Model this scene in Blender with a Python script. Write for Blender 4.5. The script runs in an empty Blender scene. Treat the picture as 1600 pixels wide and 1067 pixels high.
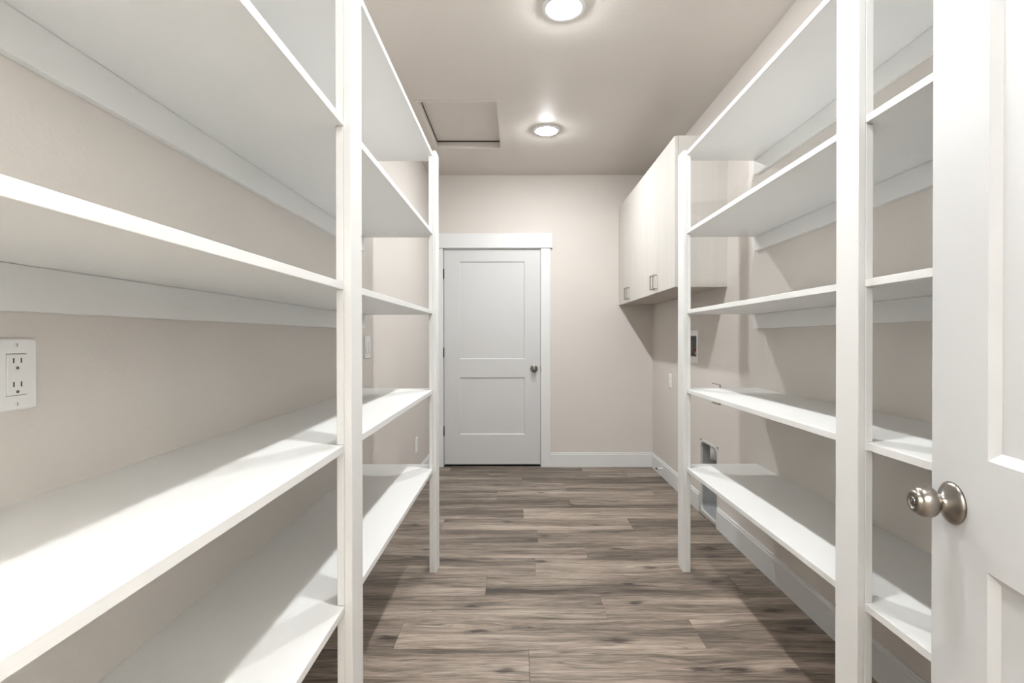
import bpy, bmesh, math, random
from mathutils import Vector, Matrix

scene = bpy.context.scene
COL = scene.collection
R = math.radians

# ------------------------------------------------------------------ camera, world, exposure
cam_d = bpy.data.cameras.new('camera')
cam = bpy.data.objects.new('camera', cam_d)
COL.objects.link(cam)
cam_d.sensor_width = 36.0
cam_d.lens = 18.0
cam_d.clip_start = 0.02
PITCH, ROLL = -0.35, 0.08
cam.location = (0.0, 0.0, 1.203)
cam.rotation_euler = (R(90 + PITCH), R(ROLL), 0)
cam_d.shift_x = -8.0 / 1600.0
cam_d.shift_y = 1.1 / 1600.0
scene.camera = cam

world = bpy.data.worlds.new('world')
scene.world = world
world.use_nodes = True
wb = world.node_tree.nodes['Background']
wb.inputs['Color'].default_value = (0.9, 0.93, 1.0, 1)
wb.inputs['Strength'].default_value = 0.3

scene.view_settings.view_transform = 'Standard'
scene.view_settings.look = 'None'
scene.view_settings.gamma = 1.0
scene.view_settings.use_curve_mapping = False
scene.view_settings.exposure = 0.18

LAMP_STRENGTH = 405.0
HALL_FILL_STRENGTH = 4000.0
LAMP_TINT = (0.962, 0.985, 0.995, 1)

# ------------------------------------------------------------------ room measures (metres)
XL, XR = -0.825, 1.275        # side walls
YN, YF = 0.18, 4.82           # near and far wall faces
ZC = 2.743                    # ceiling
T = 0.019                     # board thickness


# ------------------------------------------------------------------ materials
def new_mat(name):
    m = bpy.data.materials.new(name)
    m.use_nodes = True
    nt = m.node_tree
    b = nt.nodes['Principled BSDF']
    return m, nt, b


def paint(name, col, rough=0.5, bump=0.0, scale=60.0, var=0.0, spec=0.5):
    """painted surface: base colour with faint tone variation and roller / orange peel relief"""
    m, nt, b = new_mat(name)
    b.inputs['Roughness'].default_value = rough
    b.inputs['Specular IOR Level'].default_value = spec
    tc = nt.nodes.new('ShaderNodeTexCoord')
    n = nt.nodes.new('ShaderNodeTexNoise')
    n.inputs['Scale'].default_value = 2.3
    n.inputs['Detail'].default_value = 3
    nt.links.new(tc.outputs['Object'], n.inputs['Vector'])
    mix = nt.nodes.new('ShaderNodeMix')
    mix.data_type = 'RGBA'
    mix.inputs[6].default_value = (*[c * (1 - var) for c in col], 1)
    mix.inputs[7].default_value = (*[min(1, c * (1 + var)) for c in col], 1)
    nt.links.new(n.outputs['Fac'], mix.inputs[0])
    nt.links.new(mix.outputs[2], b.inputs['Base Color'])
    if bump > 0:
        n2 = nt.nodes.new('ShaderNodeTexNoise')
        n2.inputs['Scale'].default_value = scale
        n2.inputs['Detail'].default_value = 2
        nt.links.new(tc.outputs['Object'], n2.inputs['Vector'])
        bp = nt.nodes.new('ShaderNodeBump')
        bp.inputs['Strength'].default_value = bump
        bp.inputs['Distance'].default_value = 0.002
        nt.links.new(n2.outputs['Fac'], bp.inputs['Height'])
        nt.links.new(bp.outputs['Normal'], b.inputs['Normal'])
    return m


def metal(name, col, rough=0.3, brushed=False):
    m, nt, b = new_mat(name)
    b.inputs['Base Color'].default_value = (*col, 1)
    b.inputs['Metallic'].default_value = 1.0
    b.inputs['Roughness'].default_value = rough
    if brushed:
        tc = nt.nodes.new('ShaderNodeTexCoord')
        mp = nt.nodes.new('ShaderNodeMapping')
        mp.inputs['Scale'].default_value = (30, 30, 600)
        n = nt.nodes.new('ShaderNodeTexNoise')
        n.inputs['Scale'].default_value = 3
        nt.links.new(tc.outputs['Object'], mp.inputs['Vector'])
        nt.links.new(mp.outputs['Vector'], n.inputs['Vector'])
        mr = nt.nodes.new('ShaderNodeMapRange')
        mr.inputs['To Min'].default_value = rough * 0.8
        mr.inputs['To Max'].default_value = rough * 1.25
        nt.links.new(n.outputs['Fac'], mr.inputs['Value'])
        nt.links.new(mr.outputs['Result'], b.inputs['Roughness'])
    return m


WALL_COL = (0.60, 0.555, 0.505)
M_WALL = paint("wall_paint", (0.66, 0.62, 0.58), 0.75, 0.25, 110, 0.015, 0.3)
M_CEIL = paint('ceiling_paint', (0.655, 0.61, 0.565), 0.55, 0.35, 75, 0.02, 0.4)
M_HALLW = paint('hall_paint', (0.78, 0.77, 0.75), 0.75, 0.25, 110, 0.015, 0.3)
M_SHELF = paint('shelf_paint', (0.80, 0.80, 0.785), 0.42, 0.05, 160, 0.006)
M_TRIM = paint('trim_paint', (0.73, 0.735, 0.735), 0.38, 0.03, 120, 0.005)
M_DOOR = paint('door_paint', (0.61, 0.615, 0.615), 0.42, 0.06, 150, 0.006)
M_PLATE = paint('plate_plastic', (0.86, 0.86, 0.85), 0.3, 0, 60, 0.003)
M_DARK = paint('dark_recess', (0.02, 0.02, 0.02), 0.6)  # near-black colour; paints the shade of gaps, also used for slots
M_GREYSLOT = paint('grey_slot', (0.10, 0.10, 0.10), 0.6)
M_BLACK = paint('black_metal', (0.012, 0.012, 0.012), 0.4)
M_SUB = paint('subfloor', (0.03, 0.025, 0.02), 0.8)
M_NICKEL = metal('satin_nickel', (0.25, 0.23, 0.205), 0.28)
M_CHROME = metal('pull_metal', (0.38, 0.365, 0.35), 0.3)
M_GALV = metal('galvanised_steel', (0.42, 0.43, 0.43), 0.5)
M_GALV.node_tree.nodes['Principled BSDF'].inputs['Metallic'].default_value = 0.45
M_DUCT = metal('duct_aluminium', (0.75, 0.76, 0.77), 0.35)
M_DUCT.node_tree.nodes['Principled BSDF'].inputs['Metallic'].default_value = 0.5
M_BOXGREY = paint('box_plastic', (0.30, 0.31, 0.31), 0.5)
M_BRASS = metal('brass_valve', (0.75, 0.55, 0.28), 0.35)
M_RED = paint('red_handle', (0.45, 0.02, 0.08), 0.4)
M_BOXRIM = paint('box_rim_metal', (0.62, 0.62, 0.60), 0.4)
M_RUBBER = paint('rubber_tip', (0.75, 0.75, 0.74), 0.6)


def cabinet_mat():
    m, nt, b = new_mat('cabinet_laminate')
    b.inputs['Roughness'].default_value = 0.45
    tc = nt.nodes.new('ShaderNodeTexCoord')
    mp = nt.nodes.new('ShaderNodeMapping')
    mp.inputs['Scale'].default_value = (14, 14, 0.8)
    nt.links.new(tc.outputs['Object'], mp.inputs['Vector'])
    n = nt.nodes.new('ShaderNodeTexNoise')
    n.inputs['Scale'].default_value = 2.2
    n.inputs['Detail'].default_value = 6
    nt.links.new(mp.outputs['Vector'], n.inputs['Vector'])
    cr = nt.nodes.new('ShaderNodeValToRGB')
    cr.color_ramp.elements[0].position = 0.3
    cr.color_ramp.elements[0].color = (0.565, 0.54, 0.505, 1)
    cr.color_ramp.elements[1].position = 0.7
    cr.color_ramp.elements[1].color = (0.60, 0.575, 0.54, 1)
    nt.links.new(n.outputs['Fac'], cr.inputs['Fac'])
    nt.links.new(cr.outputs['Color'], b.inputs['Base Color'])
    return m


M_CAB = cabinet_mat()
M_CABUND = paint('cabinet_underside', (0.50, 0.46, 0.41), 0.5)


def emis_mat(name, strength):
    m, nt, b = new_mat(name)
    b.inputs['Base Color'].default_value = (0.9, 0.9, 0.9, 1)
    b.inputs['Emission Color'].default_value = LAMP_TINT
    b.inputs['Emission Strength'].default_value = strength
    return m


M_LAMP = emis_mat('lamp_diffuser', LAMP_STRENGTH * 0.25)
M_CORE = emis_mat('lamp_core', LAMP_STRENGTH * 0.75 * (0.0745 / 0.032) ** 2)
M_CORE_NEAR = emis_mat('near_lamp_core', LAMP_STRENGTH * 0.95 * 0.75 * (0.0745 / 0.032) ** 2)
M_LAMP_NEAR = emis_mat('near_lamp_diffuser', LAMP_STRENGTH * 0.25 * 0.95)
M_HALLFILL = emis_mat('hall_fill_glow', HALL_FILL_STRENGTH)

# knots of the floor boards where the photograph shows them: X, Y, half length, half width, strength
KNOT_PX = [(964, 1002, 2.2), (747, 987, 1.5), (736, 948, 1.4), (983, 914, 1.3), (946, 928, .8), (992, 943, 1.3),
           (1018, 888, 1.1), (1095, 1048, 1.8), (1156, 1049, 1.8), (1170, 896, 1.0), (1208, 955, 2.0),
           (1249, 984, 1.5), (845, 878, 1.5), (850, 838, 1.3), (793, 816, 1.2), (930, 821, 1.2), (964, 858, 1.2),
           (1111, 858, 1.3), (650, 870, 1.1), (892, 789, 1.1), (959, 784, 1.2), (648, 820, 1.3), (788, 1050, 1.4),
           (606, 998, 1.5), (834, 761, .9), (1120, 910, 1.6), (1240, 1050, 1.6), (967, 751, 1.0), (845, 770, .9)]


def floor_mat():
    m, nt, b = new_mat('vinyl_plank')
    N, L = nt.nodes, nt.links

    def math_(op, a, c=None, clamp=False):
        n = N.new('ShaderNodeMath')
        n.operation = op
        n.use_clamp = clamp
        for i, v in enumerate((a, c)):
            if v is None:
                continue
            if isinstance(v, (int, float)):
                n.inputs[i].default_value = v
            else:
                L.new(v, n.inputs[i])
        return n.outputs[0]

    geo = N.new('ShaderNodeNewGeometry')
    oi = N.new('ShaderNodeObjectInfo')
    sepc = N.new('ShaderNodeSeparateColor')
    L.new(oi.outputs['Color'], sepc.inputs[0])
    tone, seed, seed2 = sepc.outputs[0], sepc.outputs[1], sepc.outputs[2]
    sp = N.new('ShaderNodeSeparateXYZ')
    L.new(geo.outputs['Position'], sp.inputs[0])
    px, py = sp.outputs[0], sp.outputs[1]

    def vec(sx, sy, sz=17.0, warp=None):
        c = N.new('ShaderNodeCombineXYZ')
        L.new(math_('MULTIPLY', math_('ADD', px, math_('MULTIPLY', seed, 9.0)), sx), c.inputs[0])
        yy = math_('ADD', py, math_('MULTIPLY', seed2, 7.0))
        if warp is not None:
            yy = math_('ADD', yy, warp)
        L.new(math_('MULTIPLY', yy, sy), c.inputs[1])
        L.new(math_('MULTIPLY', seed, sz), c.inputs[2])
        return c.outputs[0]

    def noise(v, detail=4, rough=0.55, dist=0.0):
        n = N.new('ShaderNodeTexNoise')
        n.inputs['Scale'].default_value = 1.0
        n.inputs['Detail'].default_value = detail
        n.inputs['Roughness'].default_value = rough
        n.inputs['Distortion'].default_value = dist
        L.new(v, n.inputs['Vector'])
        return n.outputs['Fac']

    # knots: distance field in world space with ragged outline, dark core and streaked halo
    jx = math_('MULTIPLY', math_('SUBTRACT', noise(vec(22, 60, 3), 3, 0.7), 0.5), 0.035)
    jy = math_('MULTIPLY', math_('SUBTRACT', noise(vec(16, 44, 41), 3, 0.7), 0.5), 0.022)
    kx_, ky_ = math_('ADD', px, jx), math_('ADD', py, jy)
    knot = None
    for (kx, ky, s) in KNOT_PX:
        Y = 962.4 / (ky - 529.7)
        X = (kx - 808) * Y / 800.0
        sx, sy = 0.026 * s, 0.0105 * s ** 0.7
        dx = math_('MULTIPLY', math_('SUBTRACT', kx_, X), 1 / sx)
        dy = math_('MULTIPLY', math_('SUBTRACT', ky_, Y), 1 / sy)
        d2 = math_('ADD', math_('MULTIPLY', dx, dx), math_('MULTIPLY', dy, dy))
        g = math_('POWER', 2.718, math_('MULTIPLY', d2, -0.5))
        knot = g if knot is None else math_('ADD', knot, g)
    ks = math_('MULTIPLY', math_('SUBTRACT', noise(vec(9, 170, 7), 4, 0.65), 0.46), 7.0, True)
    core = math_('MULTIPLY', math_('POWER', knot, 3.0), 1.0, True)
    halo = math_('MULTIPLY', math_('POWER', knot, 0.45), ks, True)
    knotm = math_('ADD', math_('MULTIPLY', core, 1.1), math_('MULTIPLY', halo, 0.85), True)
    warp = math_('MULTIPLY', math_('SUBTRACT', noise(vec(1.6, 9), 2), 0.5), 0.10)

    broad = noise(vec(0.9, 11, 17, warp), 3, 0.5)
    streak = noise(vec(1.9, 42, 13, warp), 6, 0.62, 0.25)
    fine = noise(vec(14, 420, 5), 3, 0.6)
    mid = noise(vec(5, 140, 29, warp), 4, 0.65)
    # thin dark cracks following the grain
    cr_n = noise(vec(1.3, 20, 23, warp), 3, 0.55, 0.3)
    crack = math_('SUBTRACT', 1.0, math_('MULTIPLY', math_('ABSOLUTE', math_('SUBTRACT', cr_n, 0.47)), 42.0), True)
    crack = math_('MULTIPLY', crack, math_('MULTIPLY', math_('SUBTRACT', noise(vec(2.4, 15, 31), 3), 0.47, True), 5.0), True)

    v = math_('ADD', math_('MULTIPLY', broad, 0.72), math_('MULTIPLY', streak, 0.72))
    v = math_('ADD', v, math_('MULTIPLY', mid, 0.55))
    v = math_('ADD', v, math_('MULTIPLY', fine, 0.55))
    v = math_('ADD', v, math_('MULTIPLY', math_('SUBTRACT', tone, 0.5), 0.22))
    v = math_('SUBTRACT', v, 0.775)
    ramp = N.new('ShaderNodeValToRGB')
    e = ramp.color_ramp.elements
    e[0].position = 0.25
    e[0].color = (0.040, 0.030, 0.022, 1)
    e[1].position = 0.77
    e[1].color = (0.455, 0.378, 0.312, 1)
    e2 = ramp.color_ramp.elements.new(0.42)
    e2.color = (0.128, 0.101, 0.078, 1)
    e3 = ramp.color_ramp.elements.new(0.58)
    e3.color = (0.268, 0.217, 0.176, 1)
    L.new(v, ramp.inputs['Fac'])

    mx = N.new('ShaderNodeMix')
    mx.data_type = 'RGBA'
    mx.inputs[7].default_value = (0.030, 0.020, 0.015, 1)
    dark = math_('ADD', math_('MULTIPLY', crack, 0.8), math_('MULTIPLY', knotm, 0.95), True)
    L.new(dark, mx.inputs[0])
    L.new(ramp.outputs['Color'], mx.inputs[6])
    L.new(mx.outputs[2], b.inputs['Base Color'])
    b.inputs['Roughness'].default_value = 0.48
    bp = N.new('ShaderNodeBump')
    bp.inputs['Strength'].default_value = 0.25
    bp.inputs['Distance'].default_value = 0.001
    L.new(math_('ADD', mid, fine), bp.inputs['Height'])
    L.new(bp.outputs['Normal'], b.inputs['Normal'])
    return m


M_FLOOR = floor_mat()


# ------------------------------------------------------------------ mesh helpers
def obj(name, bm, mat, parent=None, smooth=False):
    me = bpy.data.meshes.new(name)
    bmesh.ops.recalc_face_normals(bm, faces=bm.faces)
    bm.to_mesh(me)
    bm.free()
    mats = mat if isinstance(mat, (list, tuple)) else [mat]
    for mm in mats:
        me.materials.append(mm)
    if smooth:
        for p in me.polygons:
            p.use_smooth = True
    o = bpy.data.objects.new(name, me)
    COL.objects.link(o)
    if parent is not None:
        o.parent = parent
        o.matrix_parent_inverse = Matrix.Translation(-parent.location) if parent.rotation_euler.z == 0 else Matrix.Identity(4)
    return o


def box(bm, x0, x1, y0, y1, z0, z1, bev=0.0, mi=0):
    """axis aligned box, with chamfered edges when bev > 0"""
    x0, x1 = sorted((x0, x1)); y0, y1 = sorted((y0, y1)); z0, z1 = sorted((z0, z1))
    r = bmesh.ops.create_cube(bm, size=1.0)
    vs = r['verts']
    for v in vs:
        v.co = Vector((x0 + (v.co.x + .5) * (x1 - x0), y0 + (v.co.y + .5) * (y1 - y0), z0 + (v.co.z + .5) * (z1 - z0)))
    fs = set(f for v in vs for f in v.link_faces)
    for f in fs:
        f.material_index = mi
    if bev > 0:
        es = list(set(e for v in vs for e in v.link_edges))
        bmesh.ops.bevel(bm, geom=es, offset=bev, segments=1, affect='EDGES', profile=0.5)
    return bm


def bx(*a, bev=0.0):
    return box(bmesh.new(), *a, bev=bev)


def lathe(bm, prof, origin, axis, seg=40, mi=0):
    """revolve (distance along axis, radius) pairs about axis"""
    axis = Vector(axis).normalized()
    u = axis.orthogonal().normalized()
    w = axis.cross(u)
    origin = Vector(origin)
    rings = []
    for (d, r) in prof:
        if r < 1e-6:
            rings.append([bm.verts.new(origin + axis * d)])
        else:
            rings.append([bm.verts.new(origin + axis * d + (u * math.cos(2 * math.pi * i / seg) + w * math.sin(2 * math.pi * i / seg)) * r) for i in range(seg)])
    for a, b in zip(rings, rings[1:]):
        for i in range(seg):
            j = (i + 1) % seg
            if len(a) == 1 and len(b) == 1:
                continue
            if len(a) == 1:
                f = bm.faces.new((a[0], b[i], b[j]))
            elif len(b) == 1:
                f = bm.faces.new((a[i], b[0], a[j]))
            else:
                f = bm.faces.new((a[i], b[i], b[j], a[j]))
            f.material_index = mi
            f.smooth = True
    return bm


def slab(axis, w0, w1, u0, u1, v0, v1, holes=()):
    """wall or ceiling slab: thickness w0..w1 on `axis`, extent u,v on the other two axes, rectangular holes"""
    us = sorted({u0, u1, *[h[0] for h in holes], *[h[1] for h in holes]})
    vs = sorted({v0, v1, *[h[2] for h in holes], *[h[3] for h in holes]})
    us = [u for u in us if u0 <= u <= u1]
    vs = [v for v in vs if v0 <= v <= v1]
    bm = bmesh.new()
    cache = {}

    def V(w, u, v):
        k = (w, u, v)
        if k not in cache:
            co = {0: (w, u, v), 1: (u, w, v), 2: (u, v, w)}[axis]
            cache[k] = bm.verts.new(co)
        return cache[k]

    def full(i, j):
        if i < 0 or j < 0 or i >= len(us) - 1 or j >= len(vs) - 1:
            return False
        cu, cv = (us[i] + us[i + 1]) / 2, (vs[j] + vs[j + 1]) / 2
        return not any(h[0] < cu < h[1] and h[2] < cv < h[3] for h in holes)
    for i in range(len(us) - 1):
        for j in range(len(vs) - 1):
            if not full(i, j):
                continue
            a, b_, c, d = us[i], us[i + 1], vs[j], vs[j + 1]
            for w in (w0, w1):
                bm.faces.new((V(w, a, c), V(w, b_, c), V(w, b_, d), V(w, a, d)))
            if not full(i - 1, j): bm.faces.new((V(w0, a, c), V(w0, a, d), V(w1, a, d), V(w1, a, c)))
            if not full(i + 1, j): bm.faces.new((V(w0, b_, c), V(w0, b_, d), V(w1, b_, d), V(w1, b_, c)))
            if not full(i, j - 1): bm.faces.new((V(w0, a, c), V(w0, b_, c), V(w1, b_, c), V(w1, a, c)))
            if not full(i, j + 1): bm.faces.new((V(w0, a, d), V(w0, b_, d), V(w1, b_, d), V(w1, a, d)))
    return bm


def tag(o, label, cat, group=None, kind=None):
    o['label'] = label
    o['category'] = cat
    if group:
        o['group'] = group
    if kind:
        o['kind'] = kind
    return o


def struct(name, bm, mat, label, cat):
    return tag(obj(name, bm, mat), label, cat, kind='structure')


def empty(name, loc, label, cat, group=None, rz=0.0):
    o = bpy.data.objects.new(name, None)
    o.empty_display_size = 0.1
    COL.objects.link(o)
    o.location = loc
    o.rotation_euler.z = rz
    return tag(o, label, cat, group)


# ------------------------------------------------------------------ room shell
VENT = (3.243, 3.560, 0.012, 0.513)            # dryer vent recess in the right wall: Y0 Y1 Z0 Z1
VALVE = (3.625, 3.815, 1.075, 1.225)           # washer valve box opening
DOOR_X0, DOOR_X1, DOOR_Z = -0.691, 0.220, 2.047  # far door opening
HATCH = (-0.645, -0.128, 3.325, 4.135)

floor = struct('floor', bx(-1.7, 2.1, -1.9, YF + 0.25, -0.05, -0.008), M_SUB,
               'grey-brown wood-look plank floor running across the pantry', 'floor')
struct('ceiling', slab(2, ZC, ZC + 0.10, -1.7, 2.1, -1.9, YF + 0.12, [HATCH]), M_CEIL,
       'flat beige-grey painted ceiling with two round lights', 'ceiling')
struct('wall_left', slab(0, XL - 0.11, XL, YN, YF + 0.12, -0.008, ZC), M_WALL,
       'beige painted side wall behind the left shelves', 'wall')
struct('wall_right', slab(0, XR, XR + 0.16, YN, YF + 0.12, -0.008, ZC, [VENT, VALVE]), M_WALL,
       'beige painted side wall behind the right shelves and the cabinets', 'wall')
struct('wall_back', slab(1, YF, YF + 0.12, XL, XR, -0.008, ZC, [(DOOR_X0 - 0.02, DOOR_X1 + 0.02, -0.1, DOOR_Z + 0.02)]), M_WALL,
       'beige painted end wall with the closed white door', 'wall')
struct('wall_front', slab(1, YN - 0.115, YN, -1.6, 2.0, -0.008, ZC, [(-0.80, 0.66, -0.1, 2.06)]), M_WALL,
       'beige wall around the doorway the picture is taken from', 'wall')  # doorway widened to let fill light in from the hall
# unseen hall on the near side, kept shallow and white to return fill light
struct('wall_hall_left', slab(0, -1.7, -1.6, -1.9, YN - 0.115, -0.008, ZC), M_HALLW, 'off-white hall wall left of the doorway', 'wall')
struct('wall_hall_right', slab(0, 2.0, 2.1, -1.9, YN - 0.115, -0.008, ZC), M_HALLW, 'off-white hall wall right of the doorway', 'wall')
struct('wall_hall_back', slab(1, -2.0, -1.9, -1.7, 2.1, -0.008, ZC), M_HALLW, 'off-white hall wall opposite the doorway', 'wall')
# unseen black sheet behind the far door, painting the shade of its bottom gap
struct('door_shade_sheet', slab(1, YF + 0.25, YF + 0.30, XL, XR, -0.05, ZC), M_DARK, 'black sheet standing in for shade behind the closed far door', 'wall')

# ------------------------------------------------------------------ floor planks
PW, PL = 0.2067, 1.2192
ROW0 = 1.983                                    # a row boundary
ROW_JOINT = {-1: 0.043, 0: -0.484, 1: 0.388, 2: -0.153, 3: 0.095, 4: 0.385, 5: 0.123, 6: -0.485, 7: 0.042,
             8: 0.389, 9: 1.063, 10: 0.389, 11: 0.038, 12: -0.25, 13: 0.6}
TONE = {(0, 0): 0.78, (0, -1): 0.45, (1, -1): 0.5, (1, 0): 0.6, (2, 0): 0.42, (2, -1): 0.62, (3, 0): 0.8, (3, -1): 0.62,
        (4, 0): 0.38, (4, -1): 0.72, (5, 0): 0.66, (5, -1): 0.5, (6, 0): 0.85, (6, 1): 0.5, (7, 0): 0.78, (7, -1): 0.5,
        (8, -1): 0.42, (8, 0): 0.6, (9, -1): 0.72, (9, 0): 0.5, (10, -1): 0.68, (10, 0): 0.42, (11, -1): 0.70,
        (11, 0): 0.33, (-1, -1): 0.62, (-1, 0): 0.45, (12, 0): 0.5, (12, -1): .5}
rng = random.Random(11)
plank_mesh = {}


def plank_bm(l, w):
    bm = bmesh.new()
    g, c, h = 0.0003, 0.0007, 0.008
    lo = [bm.verts.new((x, y, -h)) for x, y in ((g, g), (l - g, g), (l - g, w - g), (g, w - g))]
    mi = [bm.verts.new((x, y, -c)) for x, y in ((g, g), (l - g, g), (l - g, w - g), (g, w - g))]
    g += c
    hi = [bm.verts.new((x, y, 0)) for x, y in ((g, g), (l - g, g), (l - g, w - g), (g, w - g))]
    bm.faces.new(hi)
    for a, b_ in ((lo, mi), (mi, hi)):
        for i in range(4):
            j = (i + 1) % 4
            bm.faces.new((a[i], a[j], b_[j], b_[i]))
    return bm


for row in range(-9, 14):
    y0 = ROW0 + row * PW
    y1 = y0 + PW
    if y0 >= YF + 0.02:
        break
    if y1 < YN - 0.10:
        continue
    y1 = min(y1, YF + 0.04)
    j = ROW_JOINT.get(row, rng.uniform(-0.6, 0.6))
    k0 = math.floor((XL - j) / PL)
    k = k0
    while j + k * PL < XR:
        x0 = max(j + k * PL, XL)
        x1 = min(j + (k + 1) * PL, XR)
        if x1 - x0 > 0.02:
            key = (round(x1 - x0, 3), round(y1 - y0, 3))
            if key not in plank_mesh:
                bm = plank_bm(x1 - x0, y1 - y0)
                me = bpy.data.meshes.new('plank')
                bmesh.ops.recalc_face_normals(bm, faces=bm.faces)
                bm.to_mesh(me); bm.free()
                me.materials.append(M_FLOOR)
                plank_mesh[key] = me
            o = bpy.data.objects.new('plank', plank_mesh[key])
            COL.objects.link(o)
            o.location = (x0, y0, 0)
            o.parent = floor
            o.color = (TONE.get((row, k), rng.uniform(0.3, 0.75)), rng.random(), rng.random(), 1)
        k += 1
# the hall floor outside the doorway, out of view
o = obj('hall_planks', bx(-1.6, 2.0, -1.9, ROW0 - 9 * PW - 0.0003, -0.008, 0.0), M_FLOOR, floor)
o['kind'] = 'stuff'
o.color = (0.55, 0.3, 0.6, 1)

# ------------------------------------------------------------------ baseboards
BH, BT = 0.133, 0.014


def base_run(axis, face, sgn, a, b):
    """flat board with eased top edge; face = wall plane, sgn = direction into the room"""
    bm = bmesh.new()
    z0 = 0.0
    pr = [(0, z0), (BT, z0), (BT, BH - 0.017), (BT - 0.004, BH - 0.013), (BT - 0.004, BH - 0.003), (BT - 0.007, BH), (0, BH)]
    rings = []
    for t in (a, b):
        ring = []
        for d, z in pr:
            if axis == 'y':
                ring.append(bm.verts.new((face + sgn * d, t, z)))
            else:
                ring.append(bm.verts.new((t, face + sgn * d, z)))
        rings.append(ring)
    n = len(pr)
    for i in range(n):
        jn = (i + 1) % n
        bm.faces.new((rings[0][i], rings[0][jn], rings[1][jn], rings[1][i]))
    bm.faces.new(rings[0]); bm.faces.new(rings[1])
    return bm


def join(bms):
    out = bmesh.new()
    for b_ in bms:
        me = bpy.data.meshes.new('tmp')
        b_.to_mesh(me); b_.free()
        out.from_mesh(me)
        bpy.data.meshes.remove(me)
    return out


struct('baseboard_left', base_run('y', XL, 1, YN, YF), M_TRIM, 'white baseboard along the left wall', 'baseboard')
struct('baseboard_right', join([base_run('y', XR, -1, YN, VENT[0] - 0.001), base_run('y', XR, -1, VENT[1] + 0.001, YF)]), M_TRIM,
       'white baseboard along the right wall, cut for the vent box', 'baseboard')
struct('baseboard_back', join([base_run('x', YF, -1, DOOR_X1 + 0.093, XR - BT), base_run('x', YF, -1, XL + BT, DOOR_X0 - 0.093)]), M_TRIM,
       'white baseboard at the end wall beside the door', 'baseboard')

# ------------------------------------------------------------------ far door and its casing
cs = empty('trim_1', (-0.235, YF, 0), 'flat white casing around the closed far door', 'door casing')
cs['kind'] = 'structure'
CW = 0.089
obj('side_casing', bx(DOOR_X0 - CW - 0.004, DOOR_X0 - 0.004, YF - 0.017, YF, 0, DOOR_Z + 0.008, bev=0.0015), M_TRIM, cs)
obj('side_casing', bx(DOOR_X1 + 0.004, DOOR_X1 + CW + 0.004, YF - 0.017, YF, 0, DOOR_Z + 0.008, bev=0.0015), M_TRIM, cs)
obj('head_casing', bx(DOOR_X0 - CW - 0.022, DOOR_X1 + CW + 0.022, YF - 0.026, YF, DOOR_Z + 0.009, DOOR_Z + 0.146, bev=0.0015), M_TRIM, cs)
obj('jamb', bx(DOOR_X0 - 0.02, DOOR_X0 - 0.0015, YF + 0.0, YF + 0.12, 0, DOOR_Z + 0.001), M_TRIM, cs)
obj('jamb', bx(DOOR_X1 + 0.001, DOOR_X1 + 0.02, YF + 0.0, YF + 0.12, 0, DOOR_Z + 0.001), M_TRIM, cs)
obj('head_jamb', bx(DOOR_X0 - 0.02, DOOR_X1 + 0.02, YF + 0.0, YF + 0.12, DOOR_Z + 0.001, DOOR_Z + 0.02), M_TRIM, cs)


def door_leaf(w, z0, z1, th, stile, panels, bev_w=0.016, depth=0.009):
    """two panel door leaf. local: x across 0..w, y = thickness 0 (front) .. th, z up; recessed flat panels both faces"""
    bm = bmesh.new()
    xs = [0, stile, w - stile, w]
    zs = [z0]
    for a, b_ in sorted(panels):
        zs += [a, b_]
    zs.append(z1)
    for side in (0, 1):
        y = 0 if side == 0 else th
        dy = depth if side == 0 else -depth
        grid = [[bm.verts.new((x, y, z)) for x in xs] for z in zs]
        for zi in range(len(zs) - 1):
            for xi in range(3):
                q = (grid[zi][xi], grid[zi][xi + 1], grid[zi + 1][xi + 1], grid[zi + 1][xi])
                if xi == 1 and zi % 2 == 1:
                    a, b_ = zs[zi], zs[zi + 1]
                    inn = [bm.verts.new(c) for c in ((xs[1] + bev_w, y + dy, a + bev_w), (xs[2] - bev_w, y + dy, a + bev_w),
                                                     (xs[2] - bev_w, y + dy, b_ - bev_w), (xs[1] + bev_w, y + dy, b_ - bev_w))]
                    for i in range(4):
                        j = (i + 1) % 4
                        bm.faces.new((q[i], q[j], inn[j], inn[i]))
                    bm.faces.new(inn)
                else:
                    bm.faces.new(q)
    # rim
    bmesh.ops.remove_doubles(bm, verts=bm.verts, dist=1e-7)
    be = [e for e in bm.edges if e.is_boundary]
    bmesh.ops.bridge_loops(bm, edges=be)
    return bm


KNOB_Z = 0.924
PANELS = [(0.302, 0.842), (1.014, 1.934)]


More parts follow.
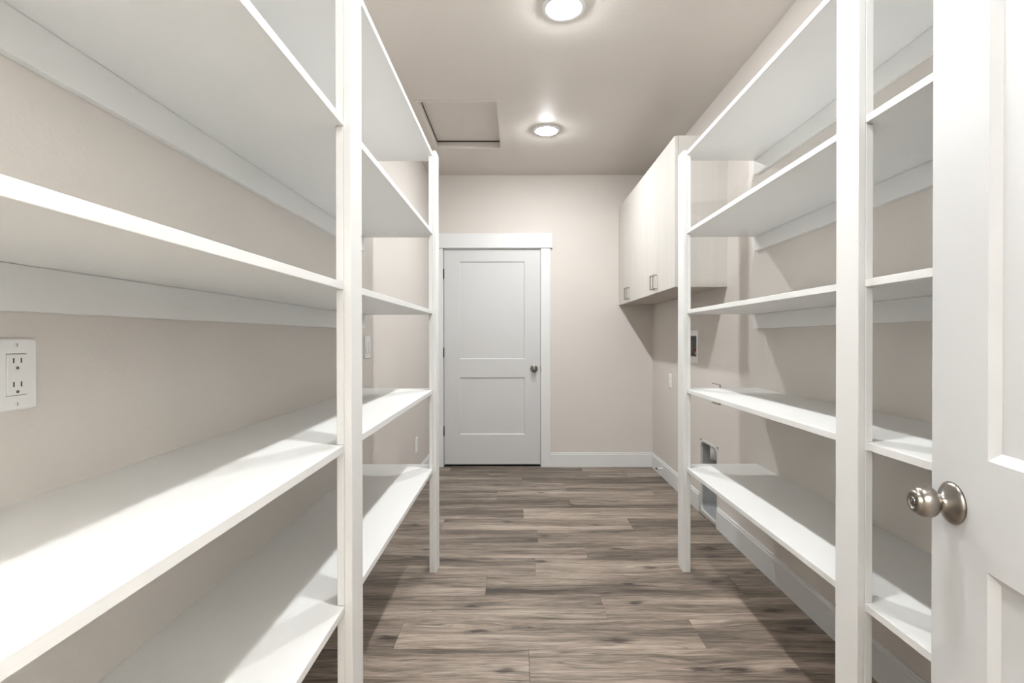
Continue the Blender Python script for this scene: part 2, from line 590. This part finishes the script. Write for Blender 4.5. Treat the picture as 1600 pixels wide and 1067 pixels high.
def knob_parts(parent, base, axis, privacy):
    prof = [(0.0, 0.0), (0.0, 0.0345), (0.0025, 0.0358), (0.0045, 0.0355), (0.008, 0.031), (0.012, 0.0235), (0.016, 0.0175),
            (0.020, 0.0140), (0.0235, 0.0130), (0.0235, 0.0)]
    bm = bmesh.new()
    lathe(bm, prof, base, axis, 48)
    obj('rose', bm, M_NICKEL, parent)
    kb = [(0.0225, 0.0), (0.0225, 0.0118), (0.0245, 0.0122), (0.0265, 0.0170), (0.0300, 0.0222), (0.0350, 0.0256), (0.0410, 0.0266),
          (0.0470, 0.0260), (0.0520, 0.0240), (0.0550, 0.0218), (0.0560, 0.0200), (0.0575, 0.0196), (0.0605, 0.0180), (0.0630, 0.0150)]
    if privacy:
        kb += [(0.0632, 0.0135), (0.0610, 0.0120), (0.0595, 0.0110), (0.0595, 0.0)]
    else:
        kb += [(0.0638, 0.010), (0.0641, 0.0)]
    bm = bmesh.new()
    lathe(bm, kb, base, axis, 48)
    k = obj('knob', bm, M_NICKEL, parent)
    if privacy:
        bm = bmesh.new()
        lathe(bm, [(0.0593, 0.0), (0.0593, 0.0078), (0.0620, 0.0074), (0.0630, 0.006), (0.0633, 0.0)], base, axis, 32)
        t = obj('turn_button', bm, M_NICKEL, k)
        a = Vector(axis).normalized()
        b0 = Vector(base) + a * 0.0625
        s = a.cross(Vector((0, 0, 1)))
        bm = bmesh.new()
        vs = []
        for dz in (-0.0056, 0.0056):
            for ds in (-0.0011, 0.0011):
                for da in (0, 0.0014):
                    vs.append(bm.verts.new(b0 + a * da + s * ds + Vector((0, 0, dz))))
        for f in ((0, 1, 3, 2), (4, 5, 7, 6), (0, 1, 5, 4), (2, 3, 7, 6), (0, 2, 6, 4), (1, 3, 7, 5)):
            bm.faces.new([vs[i] for i in f])
        obj('slot', bm, M_DARK, k)
    return k


d1 = empty('door_1', (DOOR_X0 + 0.457, YF + 0.005, 0), 'closed white two-panel door in the far end wall', 'door')
d1['kind'] = 'structure'
W1 = DOOR_X1 - DOOR_X0 - 0.005
bm = door_leaf(W1, 0.022, DOOR_Z - 0.002, 0.035, 0.145, PANELS, 0.010, 0.009)
bmesh.ops.translate(bm, verts=bm.verts, vec=(DOOR_X0 + 0.0035, YF + 0.005, 0))
obj('door_leaf', bm, M_DOOR, d1)
for zc in (1.817, 1.077, 0.337):
    bm = bmesh.new()
    lathe(bm, [(-0.046, 0.0), (-0.046, 0.0068), (0.046, 0.0068), (0.046, 0.0)], (DOOR_X0 - 0.0005, YF - 0.003, zc), (0, 0, 1), 12)
    box(bm, DOOR_X0 - 0.0035, DOOR_X0 + 0.0035, YF - 0.001, YF + 0.03, zc - 0.044, zc + 0.044)
    obj('hinge', bm, M_BLACK, d1)['label'] = 'black butt hinge'
knob_parts(d1, (0.158, YF + 0.005, KNOB_Z), (0, -1, 0), False)
obj('strike_plate', bx(DOOR_X1 - 0.002, DOOR_X1 + 0.004, YF - 0.0005, YF + 0.03, KNOB_Z - 0.028, KNOB_Z + 0.028), M_NICKEL, d1)

# ------------------------------------------------------------------ open door in the right foreground
ang = math.atan2(152.0, 800.0)
dirv = Vector((math.sin(ang), math.cos(ang), 0))       # hinge -> free edge
P0 = Vector((0.751, 0.926, 0))                          # free edge of the visible face
W2 = 0.762
d2 = empty('door_2', P0 - dirv * W2, 'white two-panel door standing open at the right, with a nickel knob', 'door')
d2['kind'] = 'structure'
bm = door_leaf(W2, 0.012, 2.043, 0.035, 0.141, PANELS, 0.014, 0.010)
# local x -> along -dirv from the free edge ; local y -> away from the aisle
nrm = Vector((dirv.y, -dirv.x, 0))                      # points to the right wall
for v in bm.verts:
    c = v.co.copy()
    v.co = P0 - dirv * c.x + nrm * c.y + Vector((0, 0, c.z))
obj('door_leaf', bm, M_DOOR, d2)
kp = P0 - dirv * 0.060 + Vector((0, 0, KNOB_Z))
knob_parts(d2, kp, -nrm, True)
kq = kp + nrm * 0.035
bm = bmesh.new()
lathe(bm, [(0, 0), (0, 0.0345), (0.0045, 0.0355), (0.012, 0.0235), (0.021, 0.0145), (0.029, 0.0130), (0.0345, 0.016), (0.044, 0.0256), (0.054, 0.0252), (0.0645, 0.015), (0.0655, 0)], kq, nrm, 32)
obj('rear_knob', bm, M_NICKEL, d2)
bm = bmesh.new()
c0 = P0 + nrm * 0.0175
for v in box(bm, -0.013, 0.013, -0.0005, 0.0015, KNOB_Z - 0.028, KNOB_Z + 0.028).verts:
    c = v.co.copy()
    v.co = c0 + nrm * c.x + dirv * c.y + Vector((0, 0, c.z))
obj('latch_plate', bm, M_NICKEL, d2)
for zc in (1.817, 1.077, 0.25):
    bm = bmesh.new()
    hp = P0 - dirv * (W2 + 0.004)
    lathe(bm, [(-0.046, 0.0), (-0.046, 0.006), (0.046, 0.006), (0.046, 0.0)], (hp.x, hp.y, zc), (0, 0, 1), 12)
    obj('hinge', bm, M_BLACK, d2)['label'] = 'black butt hinge'

# doorway lining on the near side (outside the view)
cs2 = empty('trim_2', (0.21, YN - 0.06, 0), 'white lining of the near doorway around the viewer', 'door casing')
cs2['kind'] = 'structure'
obj('jamb', bx(-0.80, -0.782, YN - 0.115, YN, 0, 2.045), M_TRIM, cs2)
obj('jamb', bx(0.642, 0.66, YN - 0.115, YN, 0, 2.045), M_TRIM, cs2)
obj('head_jamb', bx(-0.80, 0.66, YN - 0.115, YN, 2.045, 2.06), M_TRIM, cs2)

# ------------------------------------------------------------------ built-in shelving
SH_Z = [0.519, 0.924, 1.333, 1.743, 2.147]       # undersides
YS0, YS1 = YN, 2.721                              # extent of the shelves
POSTS = [(1.284, 1.373), (2.632, 2.721)]
LH = 0.076                                        # ledger height


def shelving(side, label):
    if side < 0:
        aisle, seam, back, wall = -0.4155, -0.4345, -0.4535, XL
    else:
        aisle, seam, back, wall = 0.8545, 0.8735, 0.8925, XR
    u = empty('shelving_unit', ((seam + wall) / 2, (YS0 + YS1) / 2, 0), label, 'shelving', 'built-in pantry shelving')
    sag = 0.004 if side < 0 else 0.0                # the left shelves drop slightly towards the viewer

    def level(bm):
        for v in bm.verts:
            v.co.z -= sag * (YS1 - v.co.y)
        return bm
    for z in SH_Z:
        obj('shelf', level(bx(seam, wall, YS0, YS1, z, z + T, bev=0.0008)), M_SHELF, u)
        obj('wall_ledger', level(bx(wall, wall + (-side) * T, YS0, YS1 - 0.0, z - LH, z - 0.0005, bev=0.0008)), M_SHELF, u)
    for (y0, y1) in POSTS:
        p = obj('post', bx(aisle, seam - side * 0.0002, y0, y1, 0, SH_Z[-1] + T + 0.004, bev=0.0012), M_SHELF, u)
        zs = [0.0] + [z + T for z in SH_Z[:-1]]
        dz = sag * (YS1 - (y0 + y1) / 2)
        for a, b_ in zip(zs, SH_Z):
            a, b_ = (a - dz if a > 0 else a), b_ - dz
            obj('post_block', bx(seam + side * 0.0002, back, y0, y1, a + (0.0003 if a > 0 else 0), b_ - 0.0003, bev=0.0012), M_SHELF, p)
    return u


shelving(-1, 'white built-in shelving with five shelves along the left wall')
shelving(1, 'white built-in shelving with five shelves along the right wall, behind the open door')

# ------------------------------------------------------------------ wall cabinets
CX = 0.957
CZ0, CZ1 = 1.5185, 2.4345
CABS = [(3.108, 3.966), (3.966, YF)]
for ci, (y0, y1) in enumerate(CABS):
    lab = ['pale wall cabinet nearer the shelves, two tall doors', 'pale wall cabinet in the far corner, two tall doors'][ci]
    c = empty('wall_cabinet', ((CX + XR) / 2, (y0 + y1) / 2, CZ0), lab, 'cabinet', 'wall cabinets on the right wall')
    bm = bmesh.new()
    xf = CX + 0.021
    g = 0.0004
    box(bm, xf, XR, y0 + g, y0 + 0.018, CZ0, CZ1)
    box(bm, xf, XR, y1 - 0.018, y1 - g, CZ0, CZ1)
    box(bm, xf, XR, y0 + 0.018, y1 - 0.018, CZ1 - 0.018, CZ1)
    box(bm, XR - 0.012, XR, y0 + 0.018, y1 - 0.018, CZ0 + 0.004, CZ1 - 0.018)
    obj('carcass', bm, M_CAB, c)
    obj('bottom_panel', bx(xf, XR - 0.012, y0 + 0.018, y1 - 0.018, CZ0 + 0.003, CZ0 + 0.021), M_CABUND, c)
    ym = (y0 + y1) / 2 if ci else 3.537
    for di, (a, b_) in enumerate(((y0, ym), (ym, y1))):
        gg = 0.0012
        d = obj('cabinet_door', bx(CX, CX + 0.0195, a + gg, b_ - gg, CZ0, CZ1 - 0.001, bev=0.0008), M_CAB, c)
        hy = b_ - 0.033 if di == 0 else a + 0.033
        bm = bmesh.new()
        hz0, hz1 = 1.541, 1.643
        box(bm, CX - 0.034, CX - 0.026, hy - 0.0045, hy + 0.0045, hz0, hz1, 0.0008)
        box(bm, CX - 0.028, CX, hy - 0.0045, hy + 0.0045, hz0, hz0 + 0.009, 0.0008)
        box(bm, CX - 0.028, CX, hy - 0.0045, hy + 0.0045, hz1 - 0.009, hz1, 0.0008)
        obj('bar_handle', bm, M_CHROME, d)['label'] = 'square bar pull in brushed metal'

# ------------------------------------------------------------------ ceiling lights
LIGHTS = [(0.219, 2.384, 'round ceiling light nearer the viewer, over the shelving aisle'),
          (0.219, 3.785, 'round ceiling light farther away, beside the attic hatch'),
          (0.219, 0.984, 'round ceiling light above the doorway end of the pantry')]
for (x, y, lab) in LIGHTS:
    L_ = empty('ceiling_light', (x, y, ZC), lab, 'ceiling light', 'round ceiling lights')
    bm = bmesh.new()
    lathe(bm, [(0.0, 0.072), (0.0, 0.102), (0.003, 0.103), (0.007, 0.098), (0.0095, 0.084), (0.0085, 0.076), (0.004, 0.0745), (0.0, 0.072)], (x, y, ZC), (0, 0, -1), 64)
    obj('trim_ring', bm, M_TRIM, L_)
    bm = bmesh.new()
    lathe(bm, [(0.004, 0.0745), (0.012, 0.072), (0.017, 0.055), (0.020, 0.03), (0.021, 0.0)], (x, y, ZC), (0, 0, -1), 48)
    df = obj('diffuser', bm, M_LAMP if y > 2 else M_LAMP_NEAR, L_)
    bm = bmesh.new()
    lathe(bm, [(0.0195, 0.032), (0.0225, 0.031), (0.0245, 0.020), (0.025, 0.0)], (x, y, ZC), (0, 0, -1), 40)
    obj('lamp_core', bm, M_CORE if y > 2 else M_CORE_NEAR, df)
# made-up uplighters in the unseen hall, added to bounce fill light off its ceiling
for (x, y, lab) in ((-1.25, -1.1, 'added fill lamp in the unseen hall, left of the doorway'),
                    (1.55, -1.1, 'added fill lamp in the unseen hall, right of the doorway')):
    L_ = empty('hall_fill_lamp', (x, y, 0), lab, 'fill lamp', 'added fill lamps in the hall')
    bm = bmesh.new()
    lathe(bm, [(0.0, 0.0), (0.0, 0.14), (0.012, 0.14), (0.022, 0.05), (0.022, 0.0)], (x, y, 0), (0, 0, 1), 32)
    obj('base', bm, M_BLACK, L_)
    bm = bmesh.new()
    lathe(bm, [(0.02, 0.0), (0.02, 0.012), (1.71, 0.012), (1.71, 0.0)], (x, y, 0), (0, 0, 1), 16)
    obj('pole', bm, M_BLACK, L_)
    bm = bmesh.new()
    lathe(bm, [(1.70, 0.0), (1.70, 0.03), (1.73, 0.10), (1.78, 0.17), (1.84, 0.19), (1.84, 0.185), (1.785, 0.165), (1.735, 0.095), (1.712, 0.0)], (x, y, 0), (0, 0, 1), 32)
    obj('bowl', bm, M_BLACK, L_)
    bm = bmesh.new()
    lathe(bm, [(1.745, 0.0), (1.745, 0.10), (1.770, 0.13), (1.775, 0.0)], (x, y, 0), (0, 0, 1), 32)
    obj('fill_disc', bm, M_HALLFILL, L_)

# ------------------------------------------------------------------ attic hatch
hx0, hx1, hy0, hy1 = HATCH
h = empty('attic_hatch', ((hx0 + hx1) / 2, (hy0 + hy1) / 2, ZC), 'recessed square attic hatch in the beige ceiling, left of the far light', 'hatch')
fr = slab(2, ZC - 0.004, ZC + 0.046, hx0 - 0.020, hx1 + 0.020, hy0 - 0.020, hy1 + 0.020, [(hx0 + 0.004, hx1 - 0.004, hy0 + 0.004, hy1 - 0.004)])
# the flange under the ceiling is only a lip; the lining fills the hole
for v in list(fr.verts):
    if v.co.z > ZC:
        v.co.x = min(max(v.co.x, hx0), hx1)
        v.co.y = min(max(v.co.y, hy0), hy1)
obj('frame', fr, M_CEIL, h)
obj('hatch_panel', bx(hx0 + 0.008, hx1 - 0.007, hy0 + 0.006, hy1 - 0.016, ZC + 0.052, ZC + 0.068), M_CEIL, h)
bm = slab(2, ZC + 0.0465, ZC + 0.099, hx0, hx1, hy0, hy1, [(hx0 + 0.003, hx1 - 0.003, hy0 + 0.003, hy1 - 0.003)])
box(bm, hx0, hx1, hy0, hy1, ZC + 0.0995, ZC + 0.105)
obj('hatch_gap_shade', bm, M_DARK, h)  # near-black lining and lid, painted as the shade above the panel

# ------------------------------------------------------------------ wall plates
def on_wall(side, y, z):
    """returns function mapping local (across, up, out) boxes onto the left/right wall"""
    wx = XL if side < 0 else XR

    def f(bm, a0, a1, u0, u1, o0, o1, bev=0.0):
        return box(bm, wx - side * o0, wx - side * o1, y + a0, y + a1, z + u0, z + u1, bev)
    return f


def outlet(side, y, z, label, detail=True, ph=0.117, pw=0.072):
    wx = XL if side < 0 else XR
    t = empty('wall_outlet', (wx, y, z), label, 'outlet')
    f = on_wall(side, y, z)
    bm = bmesh.new()
    hw, hh = 0.0175, 0.0345
    lo = [[bm.verts.new((wx - side * o, y + a * sa, z + u * su)) for sa, su in ((-1, -1), (1, -1), (1, 1), (-1, 1))]
          for o, a, u in ((0, pw / 2, ph / 2), (0.0042, pw / 2, ph / 2), (0.006, pw / 2 - 0.003, ph / 2 - 0.003), (0.006, hw, hh), (0, hw, hh))]
    for la, lb in zip(lo, lo[1:]):
        for i in range(4):
            k_ = (i + 1) % 4
            bm.faces.new((la[i], la[k_], lb[k_], lb[i]))
    obj('cover_plate', bm, M_PLATE, t)
    bm = bmesh.new()
    f(bm, -0.0175, 0.0175, -0.0345, 0.0345, 0, 0.003)
    obj('opening', bm, M_DARK, t)
    bm = bmesh.new()
    f(bm, -0.0168, 0.0168, -0.0335, 0.0335, 0, 0.0075, 0.001)
    r = obj('receptacle', bm, M_PLATE, t)
    for s in (1, -1):
        for a in (-0.0064, 0.0064):
            bm = bmesh.new()
            f(bm, a - 0.0011, a + 0.0011, s * 0.0195 - 0.0005, s * 0.0195 + 0.0078, 0.0070, 0.0078)
            obj('slot', bm, M_DARK, r)
        bm = bmesh.new()
        lathe(bm, [(0, 0), (0, 0.0026), (0.0006, 0.0026), (0.0006, 0)], (wx - side * 0.0073, y, z + s * 0.0195 - 0.0085), (-side, 0, 0), 16)
        obj('ground_hole', bm, M_GREYSLOT, r)
    for s in (1, -1):
        bm = bmesh.new()
        lathe(bm, [(0, 0), (0, 0.0032), (0.0008, 0.0028), (0.001, 0)], (wx - side * 0.006, y, z + s * 0.0484), (-side, 0, 0), 16)
        sc = obj('screw', bm, M_PLATE, t)
        bm = bmesh.new()
        f(bm, -0.0004, 0.0004, s * 0.0484 - 0.0026, s * 0.0484 + 0.0026, 0.0068, 0.0073)
        obj('screw_slot', bm, M_GREYSLOT, sc)
    return t


outlet(-1, 0.8375, 1.146, 'white double outlet with cover plate on the left wall, at the picture edge')
outlet(-1, 4.18, 0.340, 'small white outlet low on the left wall, seen between the lower shelves')
outlet(1, 4.25, 0.853, 'small white outlet on the right wall near the far corner')

# light switch on the left wall
t = empty('light_switch', (XL, 2.810, 1.160), 'white light switch on the left wall between two shelves', 'switch')
f = on_wall(-1, 2.810, 1.160)
bm = bmesh.new()
f(bm, -0.052, 0.052, -0.060, 0.060, 0, 0.006, 0.0012)
obj('cover_plate', bm, M_PLATE, t)
for a in (-0.023, 0.023):
    bm = bmesh.new()
    f(bm, a - 0.0165, a + 0.0165, -0.033, 0.033, 0.005, 0.009, 0.002)
    obj('rocker', bm, M_PLATE, t)

# blank cover plate behind the fourth shelf, its gap shadow painted as dark backing
t = empty('blank_plate', (XR, 3.277, 0.853), 'beige blank cover plate with a painted gap shadow, half hidden behind the right shelf', 'cover plate')
f = on_wall(1, 3.277, 0.853)
bm = bmesh.new()
f(bm, -0.066, 0.066, -0.0585, 0.0585, 0.004, 0.008, 0.0012)
obj('cover_plate', bm, M_WALL, t)
bm = bmesh.new()
f(bm, -0.068, 0.068, -0.0615, 0.061, 0, 0.004)
obj('plate_gap_shadow', bm, M_DARK, t)

# ------------------------------------------------------------------ washer valve box
vy0, vy1, vz0, vz1 = VALVE
t = empty('washer_outlet_box', (XR, (vy0 + vy1) / 2, 1.146), 'white recessed washer valve box on the right wall beside the far post', 'valve box')
bm = slab(0, XR - 0.006, XR, vy0 - 0.030, vy1 + 0.030, vz0 - 0.045, vz1 + 0.038, [(vy0, vy1, vz0, vz1)])
obj('frame', bm, M_PLATE, t)
bm = bmesh.new()
g = 0.003
box(bm, XR, XR + 0.085, vy0, vy0 + g, vz0, vz1)
box(bm, XR, XR + 0.085, vy1 - g, vy1, vz0, vz1)
box(bm, XR, XR + 0.085, vy0, vy1, vz0, vz0 + g)
box(bm, XR, XR + 0.085, vy0, vy1, vz1 - g, vz1)
box(bm, XR + 0.082, XR + 0.085, vy0, vy1, vz0, vz1)
obj('box', bm, M_BOXGREY, t)
for i, yy in enumerate((vy0 + 0.045, vy1 - 0.045)):
    bm = bmesh.new()
    lathe(bm, [(0, 0), (0, 0.013), (0.03, 0.013), (0.03, 0.009), (0.042, 0.009), (0.042, 0)], (XR + 0.045, yy, vz0 + g), (0, 0, 1), 20)
    vv = obj('valve', bm, M_BRASS, t)
    bm = bmesh.new()
    box(bm, XR + 0.020, XR + 0.052, yy - 0.020, yy + 0.020, vz0 + 0.046, vz0 + 0.054, 0.002)
    obj('valve_handle', bm, M_RED, vv)['label'] = 'red valve handle'

# ------------------------------------------------------------------ dryer vent box
y0, y1, z0, z1 = VENT
t = empty('dryer_vent_box', (XR, (y0 + y1) / 2, z0), 'grey metal dryer vent recess low in the right wall behind the bottom shelf', 'vent box')


def rrect(y0, y1, z0, z1, r, n=6, lowr=None):
    pts = []
    for (cy, cz, a0) in ((y1 - r, z1 - r, 0), (y0 + r, z1 - r, 90), (y0 + r, z0 + r, 180), (y1 - r, z0 + r, 270)):
        for i in range(n + 1):
            a = R(a0 + 90 * i / n)
            pts.append((cy + r * math.cos(a), cz + r * math.sin(a)))
    return pts


bm = bmesh.new()
loops = []
for x, ins, rr in ((XR - 0.003, 0.001, 0.050), (XR - 0.003, 0.013, 0.042), (XR + 0.004, 0.015, 0.040), (XR + 0.100, 0.020, 0.035)):
    loops.append([bm.verts.new((x, p[0], p[1])) for p in rrect(y0 + ins, y1 - ins, z0 + ins, z1 - ins, rr)])
n = len(loops[0])
for a, b_ in zip(loops, loops[1:]):
    for i in range(n):
        j = (i + 1) % n
        bm.faces.new((a[i], a[j], b_[j], b_[i]))
bm.faces.new(loops[-1])
bk = [bm.verts.new((XR + 0.105, p[0], p[1])) for p in rrect(y0 + 0.016, y1 - 0.016, z0 + 0.016, z1 - 0.016, 0.035)]
of = [bm.verts.new((XR + 0.002, p[0], p[1])) for p in rrect(y0 + 0.001, y1 - 0.001, z0 + 0.001, z1 - 0.001, 0.050)]
for i in range(n):
    j = (i + 1) % n
    bm.faces.new((loops[0][i], loops[0][j], of[j], of[i]))
    bm.faces.new((of[i], of[j], bk[j], bk[i]))
bm.faces.new(bk)
obj('recess_pan', bm, M_GALV, t)
bm = bmesh.new()
rl = [[bm.verts.new((x, p[0], p[1])) for p in rrect(y0 + ins, y1 - ins, z0 + ins, z1 - ins, rr)]
      for x, ins, rr in ((XR + 0.001, 0.000, 0.052), (XR - 0.0045, 0.001, 0.050), (XR - 0.0045, 0.014, 0.042), (XR + 0.010, 0.016, 0.040))]
for a, b_ in zip(rl, rl[1:]):
    for i in range(n):
        j = (i + 1) % n
        bm.faces.new((a[i], a[j], b_[j], b_[i]))
obj('rim', bm, M_BOXRIM, t)['label'] = 'light grey rounded rim'
bm = bmesh.new()
lathe(bm, [(0, 0.034), (0.090, 0.034), (0.090, 0.038), (0, 0.038), (0, 0.034)], (XR + 0.050, 3.405, z1 - 0.112), (0, 0, 1), 32)
obj('duct_pipe', bm, M_DUCT, t)['label'] = 'shiny round duct stub'
# ------------------------------------------------------------------ door stop on the right baseboard
t = empty('door_stop', (XR - BT, 4.45, 0.085), 'small white door stop on the right baseboard near the far corner', 'door stop')
bm = bmesh.new()
lathe(bm, [(0, 0), (0, 0.012), (0.004, 0.012), (0.006, 0.006), (0.045, 0.006), (0.045, 0)], (XR - BT, 4.45, 0.075), (-1, 0, 0), 16)
obj('stem', bm, M_PLATE, t)
bm = bmesh.new()
lathe(bm, [(0.045, 0), (0.045, 0.010), (0.055, 0.010), (0.058, 0.006), (0.058, 0)], (XR - BT, 4.45, 0.075), (-1, 0, 0), 16)
obj('rubber_tip', bm, M_GREYSLOT, t)
